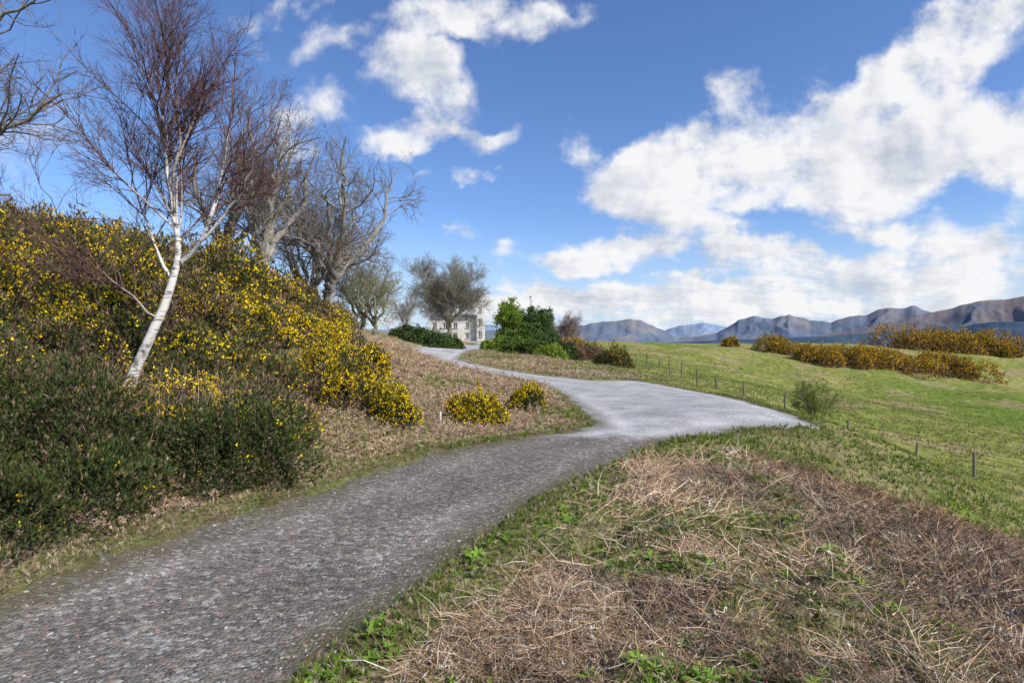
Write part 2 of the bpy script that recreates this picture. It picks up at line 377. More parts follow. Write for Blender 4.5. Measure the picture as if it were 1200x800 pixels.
def rosette(nl=6, seed=0):
    r = np.random.default_rng(seed); V = []; F = []; C = []
    for i in range(nl):
        a = i*6.28/nl+r.uniform(-.3, .3); o = np.array([math.cos(a), math.sin(a), 0]); p = np.array([-o[1], o[0], 0])
        u = r.uniform(.25, .9); L = r.uniform(.6, 1); w = L*.17; up = np.array([0, 0, 1.]); b = len(V)
        m1 = o*L*.4+up*u*.4*L; m2 = o*L*.75+up*u*.55*L; t = o*L+up*u*.45*L
        V += [np.zeros(3), m1-p*w, m1-up*.03, m1+p*w, m2-p*w*.8, m2-up*.03, m2+p*w*.8, t]
        F += [(b, b+1, b+2), (b, b+2, b+3), (b+1, b+4, b+5), (b+1, b+5, b+2), (b+2, b+5, b+6), (b+2, b+6, b+3), (b+4, b+7, b+5), (b+5, b+7, b+6)]
        C += [.7, 1, .8, 1, 1.1, .9, 1.1, 1.2]
    return np.array(V), np.array(F), np.array(C)

def sample_polar(n, r0, r1, a0, a1, p=0.0):
    u = rng.uniform(size=n)
    if abs(p) < 1e-6: r = r0*(r1/r0)**u
    else: r = (r0**p+u*(r1**p-r0**p))**(1/p)
    a = np.radians(rng.uniform(a0, a1, n))
    return r*np.sin(a), r*np.cos(a)
UP = np.array([0, 0, 1.])
def tilted(n, s): return norm(UP+rng.normal(size=(n, 3))*s*[1, 1, .3])
def pick(pal, n, jit=.18):
    pal = np.array(pal); c = pal[rng.integers(0, len(pal), n)]
    return np.clip(c*(1+rng.normal(size=(n, 1))*jit)+rng.normal(size=(n, 3))*.004, .005, 1)
def spread(acc, tmpls, x, y, dirs, scale, col, z=None):
    if z is None: z = H(x, y)
    pos = np.c_[x, y, z]; g = rng.integers(0, len(tmpls), len(x)); Rm = frames(dirs)
    for i, t in enumerate(tmpls):
        k = g == i
        if k.any(): acc.add(*scatter(t, pos[k], Rm[k], scale[k], col[k]))

# ------------------------------------------------------------------ bracken litter
def brk_mask(x, y): return sdpoly(BRACK, x, y)+(fbm(x*.35, y*.35, 4, 51)-.5)*1.6
x, y = sample_polar(200000, 1.3, 16, -48, 62, .75)
s = brk_mask(x, y); sdr = sdroad(x, y)
dens = fbm(x*1.1+4, y*1.1, 3, 91); gg = greenness(x, y)
k = (s < .25) & (sdr > .04) & (rng.uniform(size=len(x)) < .2+1.2*dens) & (rng.uniform(size=len(x)) > gg*.80)
x, y = x[k], y[k]; nst = len(x); r = np.hypot(x, y)
acc = Acc()
PB = [(.70, .53, .36), (.58, .41, .265), (.43, .285, .18), (.80, .67, .49), (.53, .35, .215), (.27, .165, .10)]
def brk_tone(x, y):
    z1 = sstep(.35, .65, fbm(x*.55+8, y*.55, 3, 17)); z2 = sstep(.4, .6, fbm(x*2.1, y*2.1, 3, 19))
    far = sstep(7.2, 9.5, y+x*.15)*sstep(.4, .5, fbm(x*.5+3, y*.5, 3, 18))
    return ((.74+.45*z1)*(.74+.42*z2))[:, None]*(1-far[:, None]*np.array([.20, .29, .36]))
d = rng.normal(size=(nst, 3)); d[:, 2] = np.abs(d[:, 2])*.20+.04
fa = fbm(x*.5, y*.5, 2, 13)*9
d = norm(d+np.stack([np.cos(fa), np.sin(fa), np.zeros(nst)], -1)*.7)
stems = [straw(2, .012, i, .35) for i in range(8)]
sz = rng.uniform(.07, .26, nst)*(1+(rng.uniform(size=nst) < .02)*.8)*np.clip(r/4, .8, 1.6)
z = H(x, y)+rng.uniform(-.01, .065, nst)
spread(acc, stems, x, y, d, sz, pick(PB, nst)*brk_tone(x, y), z)
x, y = sample_polar(62000, 1.3, 16, -48, 62, .75)
s = brk_mask(x, y)
k = (s < .1) & (sdroad(x, y) > .2) & (rng.uniform(size=len(x)) < .25+1.0*fbm(x*1.1+4, y*1.1, 3, 91)) & (rng.uniform(size=len(x)) > greenness(x, y)*.9)
x, y = x[k], y[k]; nn = len(x)
d = rng.normal(size=(nn, 3)); d[:, 2] = np.abs(d[:, 2])*.3+.03
spread(acc, [frond(i) for i in range(10)], x, y, norm(d), rng.uniform(.10, .24, nn)*np.clip(np.hypot(x, y)/5, .8, 1.4), pick(PB, nn)*.85*brk_tone(x, y), H(x, y)+rng.uniform(0, .06, nn))
x, y = sample_polar(34000, 6, 42, -40, 6, .5)
k = (sdpoly(LEFTZ, x, y) < -.2) & (sdroad(x, y) > .4) & (sdpoly(GORSEZ, x, y) > -.8) & (fbm(x*.5, y*.5, 3, 63) > .45)
x, y = x[k], y[k]; nn = len(x); d = rng.normal(size=(nn, 3)); d[:, 2] = np.abs(d[:, 2])*.4+.1
spread(acc, [frond(i) for i in range(10)], x, y, norm(d), rng.uniform(.15, .34, nn)*np.clip(np.hypot(x, y)/12, .9, 1.8), pick([(.5, .345, .23), (.40, .25, .16), (.58, .43, .29)], nn), H(x, y)+rng.uniform(.02, .10, nn))
acc.out('dead_bracken', M_dry)
print('bracken', nst, nn, time.time()-T0)

# ------------------------------------------------------------------ grass
acc = Acc()
tufts = [blade_tuft(8, 1, .03, .7, i) for i in range(6)]
GR = [(.18, .28, .035), (.24, .33, .04), (.14, .22, .03), (.30, .31, .07), (.12, .19, .025)]
DR = [(.58, .47, .30), (.49, .39, .23), (.66, .56, .37), (.38, .29, .17)]
x, y = sample_polar(110000, 1.3, 24, -48, 60, .55)
sdr = sdroad(x, y); sb = brk_mask(x, y)
gg = greenness(x, y)
left = sdpoly(LEFTZ, x, y) < 0
prob = np.where(sb > -.05, (.35+.9*sstep(.35, .6, fbm(x*1.5, y*1.5, 3, 33))), gg*.8*(.3+sstep(.38, .55, fbm(x*3, y*3, 2, 34)))+.02)
k = (~left) & (sdr > .04) & (rng.uniform(size=len(x)) < prob)
x, y = x[k], y[k]; nn = len(x); r = np.hypot(x, y)
c = pick(GR, nn); dk = rng.uniform(size=nn) < np.where((brk_mask(x, y) > .2) & (y > 10), .12, .34); c[dk] = pick(DR, dk.sum())
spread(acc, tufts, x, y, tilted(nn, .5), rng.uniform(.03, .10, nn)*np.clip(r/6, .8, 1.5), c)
x, y = sample_polar(60000, 14, 90, 5, 60, .8)
k = (sdpoly(LEFTZ, x, y) > 0) & (sdroad(x, y) > .1) & (sdpoly(BRACK, x, y) > 0) & (fbm(x*.5, y*.5, 3, 45) > .40)
x, y = x[k], y[k]; nn = len(x); r = np.hypot(x, y)
c = pick([(.22, .28, .05), (.32, .33, .10), (.46, .39, .20), (.18, .25, .04)], nn, .15)
spread(acc, tufts, x, y, tilted(nn, .35), rng.uniform(.06, .17, nn)*np.clip(r/30, .6, 1.4), c)
acc.out('green_grass', M_grass)
acc = Acc()
x, y = sample_polar(170000, 3.2, 62, -58, 16, .4)
sdr = sdroad(x, y); sg = sdpoly(GORSEZ, x, y)
k = (sdpoly(LEFTZ, x, y) < .3) & (sdr > .03) & (sg > -1.0) & (rng.uniform(size=len(x)) < .35+fbm(x*.8, y*.8, 3, 15))
x, y = x[k], y[k]; sdr = sdr[k]; nn = len(x); r = np.hypot(x, y)
c = pick(DR, nn)
gn = fbm(x*.6, y*.6, 3, 77)
pg = np.clip(.12+sstep(.46, .58, gn)*.65+sstep(.8, .2, sdr)*.35*sstep(.42, .55, fbm(x*.9, y*.9, 2, 78)), 0, .8)
gk = rng.uniform(size=nn) < pg; c[gk] = pick(GR, gk.sum())
bk = rng.uniform(size=nn) < .15; c[bk] = pick([(.36, .24, .15), (.28, .18, .11)], bk.sum())
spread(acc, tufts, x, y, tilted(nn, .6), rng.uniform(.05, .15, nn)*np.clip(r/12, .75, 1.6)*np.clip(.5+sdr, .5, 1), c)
acc.out('dry_grass', M_grass)
print('grass', nn, time.time()-T0)
acc = Acc()
x, y = sample_polar(12000, 1.4, 12, -48, 60, .6)
sdr = sdroad(x, y)
k = (sdpoly(LEFTZ, x, y) > 0) & (sdr > .15) & (rng.uniform(size=len(x)) < greenness(x, y)*.85*sstep(.36, .56, fbm(x*1.6+3, y*1.6, 3, 131)))
x, y = x[k], y[k]; nn = len(x)
spread(acc, [rosette(6, i) for i in range(5)], x, y, tilted(nn, .35), rng.uniform(.03, .085, nn), pick([(.18, .31, .04), (.23, .37, .05), (.14, .24, .03)], nn), H(x, y)+.02)
acc.out('leafy_weeds', M_leaf2)

# loose stones on the track
acc = Acc()
import bmesh
bm = bmesh.new(); bmesh.ops.create_icosphere(bm, subdivisions=1, radius=1); bm.verts.ensure_lookup_table()
IV = np.array([v.co[:] for v in bm.verts]); IF = np.array([[v.index for v in f.verts] for f in bm.faces]); bm.free()
def stone(i):
    r_ = np.random.default_rng(i); return IV*(1+r_.uniform(-.25, .25, (len(IV), 1)))*[1, r_.uniform(.6, .9), r_.uniform(.4, .6)], IF, np.ones(len(IV))
x, y = sample_polar(30000, 2.6, 24, -58, 30, .6)
s = sdroad(x, y); e = rng.uniform(size=len(x))
k = (s < .15) & (e < .5+.5*sstep(-.8, 0, s))
x, y = x[k], y[k]; nn = len(x); r = np.hypot(x, y)
Rm = np.zeros((nn, 3, 3)); a = rng.uniform(0, 6.28, nn); Rm[:, 0, 0] = np.cos(a); Rm[:, 0, 1] = -np.sin(a); Rm[:, 1, 0] = np.sin(a); Rm[:, 1, 1] = np.cos(a); Rm[:, 2, 2] = 1
cs = pick([(.24, .22, .20), (.34, .31, .27), (.32, .22, .17), (.46, .43, .39), (.14, .135, .13)], nn)
sz = rng.uniform(.004, .012, nn)*(1+rng.uniform(size=nn)**6*1.2); g = rng.integers(0, 4, nn)
z = tps(x, y)+.03*sstep(0, -1.3, s[k])+(fbm(x*.8, y*.8, 3, 81)-.5)*.03
for i in range(4):
    q = g == i; acc.add(*scatter(stone(i), np.c_[x, y, z][q], Rm[q], sz[q], cs[q]))
acc.out('loose_stones', M_stone_bits)

# ------------------------------------------------------------------ bushes
SH = [shoot(9, .055, i) for i in range(6)]
FL = [leafclump(7, .55, 100+i, .55) for i in range(5)]
LF = [leafclump(12, .5, 200+i, .6) for i in range(5)]
GC = [(.095, .112, .036), (.125, .138, .044), (.075, .09, .03), (.16, .155, .063)]
GCD = [(.068, .092, .029), (.088, .113, .034), (.052, .072, .024), (.115, .125, .045)]
GCL = [(.14, .16, .04), (.19, .19, .05), (.12, .13, .035), (.24, .19, .07)]
BC = [(.29, .195, .125), (.22, .14, .09), (.35, .25, .165), (.25, .145, .10)]
YC = [(.88, .60, .012), (.95, .70, .02), (.80, .50, .01)]
OC = [(.82, .46, .015), (.72, .38, .015), (.88, .55, .02)]
def blob_points(n, cx, cy, cz, rx, h, inner=.6):
    d = norm(rng.normal(size=(n, 3))); d[:, 2] = np.abs(d[:, 2])*1.0-.12; d = norm(d)
    a = np.arctan2(d[:, 1], d[:, 0])
    seed = int(abs(cx*37+cy*91)) % 1000
    lump = .68+.62*vnoise(a*2.2+seed, d[:, 2]*3+seed, seed)
    rr = lump*(inner+(1-inner)*rng.uniform(size=n)**.5)*(1+(rng.uniform(size=n) < .08)*rng.uniform(0, .28, n))
    return np.c_[cx+d[:, 0]*rx*rr, cy+d[:, 1]*rx*rr, cz+np.maximum(d[:, 2], -.05)*h*rr], d, rr/lump
def gorse_blob(acc, cx, cy, rx, h, n, size, flower=.2, brown=.2, cz=None, green=GC, pal=YC):
    if cz is None: cz = Hs(cx, cy)
    p, d, q = blob_points(n, cx, cy, cz, rx, h)
    dirs = norm(d*.7+UP*.6+rng.normal(size=(n, 3))*.35)
    bt = rng.uniform(.75, 1.2)
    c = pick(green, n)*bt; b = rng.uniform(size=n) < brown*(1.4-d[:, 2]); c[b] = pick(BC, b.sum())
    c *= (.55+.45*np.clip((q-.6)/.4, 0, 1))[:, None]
    sc_ = rng.uniform(.7, 1.3, n)*size
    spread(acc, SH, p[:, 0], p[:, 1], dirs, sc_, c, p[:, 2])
    if flower > 0:
        fn = vnoise(p[:, 0]*2.8/rx**.3, p[:, 2]*2.8+p[:, 1]*1.9, 7)
        lo = .48-.45*min(flower, 1)
        k = (rng.uniform(size=n) < min(.95, flower*2.0)*sstep(lo, lo+.3, fn)*(.25+.9*np.clip(d[:, 2], 0, 1))) & (q > .72)
        if k.sum():
            pp = p[k]+d[k]*size*.55
            spread(acc, FL, pp[:, 0], pp[:, 1], dirs[k], sc_[k]*.50, pick(pal, k.sum(), .12), pp[:, 2])
acc = Acc(); cnt = 0
bx, by = rng.uniform(-34, -2, 6500), rng.uniform(1.5, 46, 6500)
sg = sdpoly(GORSEZ, bx, by); sr = sdroad(bx, by)
fzone = fbm(bx*.45+5, by*.45, 3, 211)
bzone = fbm(bx*.3+15, by*.3, 3, 215)
kept = []
for i in range(6500):
    if sg[i] > -.2 or sr[i] < .7: continue
    u = 600+667*bx[i]/by[i]
    if u < -260: continue
    dd = math.hypot(bx[i], by[i])
    low = sg[i] > -2.6 and by[i] < 9
    rx = rng.uniform(.35, .9)*(1+dd/45); mind = rx*(.70 if low else .85)
    if any((bx[i]-q[0])**2+(by[i]-q[1])**2 < mind*mind for q in kept): continue
    kept.append((bx[i], by[i]))
    edge = min(1, max(.62 if low else .45, -sg[i]/2.0)); h = rx*rng.uniform(.85, 1.75)*edge+.12
    # low growth just downhill of the birch
    if math.hypot(bx[i]+5.7, by[i]-8.6) < 1.1 or math.hypot(bx[i]+6.5, by[i]-9.6) < .8: h *= .35
    crest = float(sstep(8, 12, np.array(by[i]+.0)))
    fz = float(sstep(.42, .60, fzone[i]))
    fl = .05+crest*(.08+.38*fz)
    if bx[i] < -6.5 and by[i] < 9: fl = .06
    if -6.3 < bx[i] < -3.2 and 8.8 < by[i] < 16: fl = .24+.4*fz
    br = .22+.65*float(sstep(.42, .6, bzone[i]))
    gr = GC
    if low: gr = GCD; br *= .4; fl *= .4
    if rng.uniform() < .22: fl *= .2; br = .95 if not low else .5
    n_ = int(np.clip(1500*(8/dd)**1.1, 320, 1900)*rx/.7); cnt += n_
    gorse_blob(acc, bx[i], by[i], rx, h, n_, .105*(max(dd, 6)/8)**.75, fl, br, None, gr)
print('thicket', len(kept), cnt, time.time()-T0)
x, y = sample_polar(30000, 5, 34, -62, -8, .6)
k = (sdpoly(GORSEZ, x, y) < -.9) & (fbm(x*.6, y*.6, 3, 55) > .45)
x, y = x[k], y[k]; nn = len(x)
spread(acc, [stem(2, .0045, 50+i) for i in range(5)], x, y, tilted(nn, .5), rng.uniform(.4, 1.15, nn), pick([(.34, .23, .165), (.42, .31, .23), (.27, .17, .12)], nn))
acc.out('gorse_thicket', M_leaf)

def gorse_bush(parts, flower, brown=.12, n=1500, size=.1, name='gorse_bush', green=GC, pal=YC):
    acc = Acc()
    for (cx, cy, rx, h) in parts: gorse_blob(acc, cx, cy, rx, h, int(n), size, flower, brown, green=green, pal=pal)
    return acc.out(name, M_leaf)
gorse_bush([(.55, 15.8, .40, .66), (.25, 15.6, .3, .5)], 1.6, .02, 1100, .12)
gorse_bush([(-.8, 12.9, .42, .75), (-.45, 13.1, .34, .55), (-1.15, 12.8, .32, .5)], 1.5, .04, 1100, .12)
gorse_bush([(-2.3, 11.6, .35, .7), (-2.6, 12.0, .4, .8)], 1.0, .1, 1100, .115)
gorse_bush([(-3.6, 12.4, .7, 1.05), (-4.3, 13.2, .8, 1.25)], .6, .35, 2400, .12)
gorse_bush([(-3.9, 15.6, .6, .8), (-5.0, 16.5, .9, 1.2)], .7, .3, 1800, .14)
gorse_bush([(-3.35, 7.7, .45, .85), (-3.8, 7.2, .5, .9)], .02, .15, 3000, .085, green=GCD)
gorse_bush([(5.2, 3.0, .6, 1.9), (5.8, 2.5, .7, 2.2), (5.0, 2.2, .6, 1.5)], .3, .2, 1500, .14)  # unseen bush right of view, added to cast shade on the near bank
P = []
for i in range(40):
    t = rng.uniform(); P.append((45.5+t*22, 86+rng.normal()*3.2-t*2+1, rng.uniform(1.0, 2.8), rng.uniform(1.3, 3.0)))
gorse_bush(P, 1.2, .8, 620, .44, green=GCL, pal=OC)
P = []
for i in range(46):
    t = rng.uniform()**.8; P.append((86+t*52, 128+rng.normal()*3.5-t*6, rng.uniform(1.8, 3.8), rng.uniform(2.4, 5.0)))
gorse_bush(P, 1.0, .9, 600, .64, green=GCL, pal=OC)
gorse_bush([(44.5, 98, 2.6, 3.0), (46.3, 98.5, 2.0, 2.4)], .7, .3, 1500, .42, green=GCL, pal=OC)
gorse_bush([(43.0, 111, 1.1, 1.6), (42, 111, .9, 1.3)], .5, .3, 900, .4, green=GCL, pal=OC)
gorse_bush([(104, 119, 2.4, 2.6), (102, 118, 1.6, 2)], 1.0, .4, 900, .5, green=GCL, pal=OC)
gorse_bush([(7.9, 44.5, 1.0, 1.7), (8.7, 45, .8, 1.4), (7.2, 44.8, .8, 1.0)], .14, .15, 1800, .2)
gorse_bush([(17.2, 27.0, .45, .4)], 0, 1., 500, .16, 'dead_bracken_clump')
P = [(4.8+rng.uniform(0, 3.4), 50+rng.uniform(-2, 3), rng.uniform(.7, 1.3), rng.uniform(.7, 1.6)) for _ in range(12)]
gorse_bush(P, 0, 1.4, 500, .25, 'dead_bracken_clump')
print('bushes', time.time()-T0)

def shrub(name, parts, pal, n, size, tm=LF):
    acc = Acc()
    for (cx, cy, rx, h) in parts:
        p, d, q = blob_points(n, cx, cy, Hs(cx, cy), rx, h, .55)
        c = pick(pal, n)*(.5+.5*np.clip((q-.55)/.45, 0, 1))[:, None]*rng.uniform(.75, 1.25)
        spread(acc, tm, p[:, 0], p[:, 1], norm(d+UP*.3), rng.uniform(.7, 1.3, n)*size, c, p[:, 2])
    return acc.out(name, M_leaf)
G1 = [(.10, .15, .033), (.13, .19, .04), (.08, .12, .03)]
G2 = [(.22, .30, .045), (.26, .34, .05), (.17, .24, .035)]
G3 = [(.065, .095, .034), (.085, .12, .038)]
shrub('rhododendron_hedge', [(-6.8, 49, 1.6, 1.25), (-5.6, 50, 1.2, 1.0), (-8.3, 50, 1.6, 1.3), (-9.6, 51, 1.4, 1.2)], G3, 900, .28)
shrub('leafy_shrub', [(.2, 47, 1.3, 1.3), (1.6, 46, 1.2, 1.2)], G1, 900, .24)
shrub('leafy_shrub', [(-1.2, 50, 1.1, 1.1), (-2.0, 51, .8, .9)], G2, 700, .22)
shrub('leafy_shrub', [(3.6, 46, 1.1, 1.3), (2.8, 47.5, 1.3, 1.9), (4.6, 47.5, .9, 1.2)], G3, 1000, .24)
shrub('leafy_shrub', [(3.1, 43.0, .8, 1.1), (2.4, 42.6, .7, .9)], G2, 800, .18)
shrub('leafy_shrub', [(1.6, 61, 1.6, 2.4), (-.4, 62, 1.5, 1.6), (4.2, 62, 1.3, 1.9)], G1, 1200, .30)
shrub('dark_shrub', [(2.1, 66, 1.3, 4.4), (3.3, 66, 1.2, 3.6)], G3, 1500, .32)
P = [(5.3, 56, .8, 1.2), (6.3, 57, .9, 1.5), (7.2, 58, .8, 1.1)]
gorse_bush(P, .9, .5, 900, .28, pal=OC)

# ------------------------------------------------------------------ trees
def tubes(P, R, sides):
    n, k, _ = P.shape
    T = norm(np.gradient(P, axis=1)); mt = norm(T.mean(1))
    ref = np.where((np.abs(mt[:, 2]) > .85)[:, None], np.array([1., 0, 0]), np.array([0, 0, 1.]))
    a = norm(np.cross(T, ref[:, None, :])); b = np.cross(T, a)
    th = np.arange(sides)*2*math.pi/sides
    V = P[:, :, None, :]+R[:, :, None, None]*(np.cos(th)[None, None, :, None]*a[:, :, None, :]+np.sin(th)[None, None, :, None]*b[:, :, None, :])
    i = np.arange(n*k*sides).reshape(n, k, sides)
    q0 = i[:, :-1]; q1 = i[:, 1:]
    f = np.stack([q0, np.roll(q0, -1, 2), np.roll(q1, -1, 2), q1], -1).reshape(-1, 4)
    return V.reshape(-1, 3), np.r_[f[:, [0, 1, 2]], f[:, [0, 2, 3]]], np.repeat(R.ravel(), sides)
def resample(pl, k, wob):
    pl = np.array(pl, float); s = np.r_[0, np.cumsum(np.linalg.norm(np.diff(pl[:, :3], axis=0), axis=1))]
    t = np.linspace(0, s[-1], k); o = np.stack([np.interp(t, s, pl[:, j]) for j in range(4)], -1)
    for _ in range(2):
        o[1:-1] = (o[:-2]+2*o[1:-1]+o[2:])/4
    w = rng.normal(size=(k, 3))*wob; w[0] = 0; o[:, :3] += w
    return o, s[-1]
def tree(name, mains, levels, bark, twig, rswitch=(.008, .03), leaves=None, k0=14, wob=.03, mat=None):
    root = bpy.data.objects.new(name, None); link(root)
    acc = Acc(); O = [resample(m_, k0, wob) for m_ in mains]
    P = np.stack([o[0][:, :3] for o in O]); R = np.stack([o[0][:, 3] for o in O]); L = np.array([o[1] for o in O])
    bark = np.array(bark); twig = np.array(twig)
    def add(P, R, s):
        V, F_, rr = tubes(P, R, s); w = sstep(rswitch[0], rswitch[1], rr)[:, None]
        acc.add(V, F_, twig*(1-w)+bark*w)
    add(P, R, 12)
    for lv in levels:
        cntv = np.maximum(1, (L*lv['dens']).astype(int)); pi = np.repeat(np.arange(len(L)), cntv); n = len(pi)
        t = lv.get('t0', .3)+(1-lv.get('t0', .3))*rng.uniform(size=n)
        if 't0first' in lv: t = np.where(pi == 0, lv['t0first']+(1-lv['t0first'])*rng.uniform(size=n), t)
        kk = P.shape[1]; f = t*(kk-1)*.999; i0 = f.astype(int); w = (f-i0)[:, None]
        p0 = P[pi, i0]*(1-w)+P[pi, i0+1]*w; r0 = R[pi, i0]*(1-w[:, 0])+R[pi, i0+1]*w[:, 0]
        Td = norm(P[pi, i0+1]-P[pi, i0]); u = norm(np.cross(Td, rng.normal(size=(n, 3))))
        u = norm(u+np.array([0, 0, lv.get('upb', .15)]))
        an = np.radians(rng.normal(lv['ang'], 10, n))[:, None]
        d = norm(np.cos(an)*Td+np.sin(an)*u)
        Lc = L[pi]*lv['len']*(1.15-.6*t)*rng.uniform(.55, 1.25, n); Lc = np.minimum(Lc, lv.get('max', 99)*rng.uniform(.7, 1.2, n))
        k = lv['k']; pts = [p0]; dd = d
        for j in range(k-1):
            dd = norm(dd+rng.normal(size=(n, 3))*lv['jit']+np.array([0, 0, lv['trop']])); pts.append(pts[-1]+dd*(Lc/(k-1))[:, None])
        P = np.stack(pts, 1); rs = np.clip(np.minimum(r0*.7, Lc*lv.get('rk', .014)), lv['rmin'], None)
        R = rs[:, None]*np.linspace(1, .35, k)[None]; R = np.maximum(R, lv['rmin']*.5); L = Lc
        add(P, R, lv.get('sides', 3))
    acc.out('trunk_and_branches', mat or M_bark, True, root)
    if leaves:
        la = Acc(); tips = P[:, -1]; q = rng.integers(0, len(tips), leaves['n']); p = tips[q]+rng.normal(size=(leaves['n'], 3))*leaves['j']
        n = len(p); spread(la, LF, p[:, 0], p[:, 1], rng.normal(size=(n, 3)), rng.uniform(.6, 1.3, n)*leaves['s'], pick(leaves['pal'], n), p[:, 2])
        la.out('foliage', M_leaf2, False, root)
    return root
m, nt, out = nmat('birch_bark')
vcn = N(nt, 'ShaderNodeVertexColor', layer_name='Col'); g = N(nt, 'ShaderNodeNewGeometry')
mp = N(nt, 'ShaderNodeMapping'); mp.inputs['Scale'].default_value = (6, 6, 28); nt.links.new(g.outputs['Position'], mp.inputs[0])
na_ = N(nt, 'ShaderNodeTexNoise'); na_.inputs['Scale'].default_value = 1.0; na_.inputs['Detail'].default_value = 4; nt.links.new(mp.outputs[0], na_.inputs['Vector'])
nb_ = N(nt, 'ShaderNodeTexNoise'); nb_.inputs['Scale'].default_value = 5.0; nb_.inputs['Detail'].default_value = 4; nt.links.new(g.outputs['Position'], nb_.inputs['Vector'])
r1 = N(nt, 'ShaderNodeMapRange'); r1.inputs[1].default_value = .56; r1.inputs[2].default_value = .62; r1.inputs[3].default_value = 1; r1.inputs[4].default_value = .22; nt.links.new(na_.outputs[0], r1.inputs[0])
r2 = N(nt, 'ShaderNodeMapRange'); r2.inputs[1].default_value = .53; r2.inputs[2].default_value = .66; r2.inputs[3].default_value = 1; r2.inputs[4].default_value = .3; nt.links.new(nb_.outputs[0], r2.inputs[0])
mm = N(nt, 'ShaderNodeMath', operation='MULTIPLY'); nt.links.new(r1.outputs[0], mm.inputs[0]); nt.links.new(r2.outputs[0], mm.inputs[1])
ss = N(nt, 'ShaderNodeVectorMath', operation='SCALE'); nt.links.new(vcn.outputs[0], ss.inputs[0]); nt.links.new(mm.outputs[0], ss.inputs['Scale'])
bb = N(nt, 'ShaderNodeBsdfDiffuse'); nt.links.new(ss.outputs[0], bb.inputs['Color']); nt.links.new(bb.outputs[0], out.inputs[0]); M_birch = m
BW = (.82, .75, .66); TW = (.20, .11, .095)
bz = Hs(-6.78, 10)
b0 = (-6.95, 10, bz-.15)
birch = [
 [(*b0, .125), (-6.76, 10, 1.2, .092), (-6.42, 10, 2.0, .080), (-6.0, 10, 2.9, .066), (-5.77, 10, 3.5, .052), (-5.95, 10.05, 4.1, .038), (-6.12, 10.1, 5.0, .027), (-6.2, 10.0, 6.2, .014), (-6.15, 9.9, 7.4, .004)],
 [(-5.8, 10, 3.4, .042), (-5.4, 9.9, 3.75, .036), (-5.05, 9.85, 4.7, .027), (-4.85, 9.8, 5.7, .016), (-4.7, 9.7, 7.0, .004)],
 [(-5.4, 9.9, 3.75, .026), (-4.75, 9.8, 4.4, .019), (-4.25, 9.6, 5.2, .011), (-3.9, 9.5, 6.1, .004)],
 [(-5.95, 10, 3.0, .030), (-6.4, 10.2, 3.7, .021), (-6.9, 10.4, 4.8, .013), (-7.3, 10.5, 6.4, .004)],
 [(-6.2, 10, 2.4, .018), (-6.7, 9.5, 3.0, .013), (-7.3, 9.2, 3.9, .008), (-7.7, 9, 5.0, .003)],
 [(-6.12, 10.1, 5.0, .014), (-5.8, 10.4, 5.9, .009), (-5.5, 10.6, 7.2, .003)],
]
lvB = [dict(dens=6.2, len=.42, ang=38, k=7, jit=.13, trop=.07, rmin=.0035, sides=5, t0=.12, t0first=.42, rk=.0075),
       dict(dens=9.5, len=.5, ang=36, k=6, jit=.14, trop=.04, rmin=.0024, sides=3, max=.8),
       dict(dens=14, len=.55, ang=36, k=4, jit=.13, trop=-.02, rmin=.0018, sides=3, max=.42)]
tree('silver_birch_tree', birch, lvB, BW, TW, (.010, .024), None, 18, .022, M_birch)
print('birch', time.time()-T0)
GB = (.31, .28, .235); GT = (.22, .18, .15)
z0 = Hs(-11.2, 9.5)
bt = [[(-11.2, 9.5, z0-.2, .26), (-11.0, 9.5, 3.5, .2), (-10.7, 9.4, 5.2, .16), (-10.6, 9.3, 7.5, .10), (-10.2, 9.2, 9.5, .03)],
      [(-10.9, 9.4, 4.0, .10), (-9.6, 9.2, 4.7, .075), (-8.6, 9.1, 5.0, .05), (-7.2, 9.0, 5.9, .02)],
      [(-10.7, 9.4, 5.2, .10), (-9.6, 9.4, 6.2, .07), (-8.7, 9.3, 7.1, .04), (-7.7, 9.2, 7.5, .015)],
      [(-10.6, 9.4, 6.5, .07), (-9.6, 9.6, 7.3, .04), (-8.6, 9.7, 8.0, .012)],
      [(-10.7, 9.4, 5.6, .08), (-9.4, 9.3, 5.9, .05), (-8.3, 9.2, 6.6, .02)],
      [(-9.6, 9.2, 4.7, .045), (-8.9, 9.0, 4.2, .03), (-7.9, 8.9, 4.3, .012)]]
lvA = [dict(dens=4.5, len=.42, ang=48, k=7, jit=.2, trop=.02, rmin=.006, sides=5, t0=.15, rk=.012),
       dict(dens=8, len=.5, ang=45, k=6, jit=.22, trop=.01, rmin=.003, max=1.0),
       dict(dens=12, len=.5, ang=42, k=4, jit=.2, trop=.02, rmin=.0018, max=.4)]
tree('bare_ash_tree', bt, lvA, GB, GT, (.008, .03))
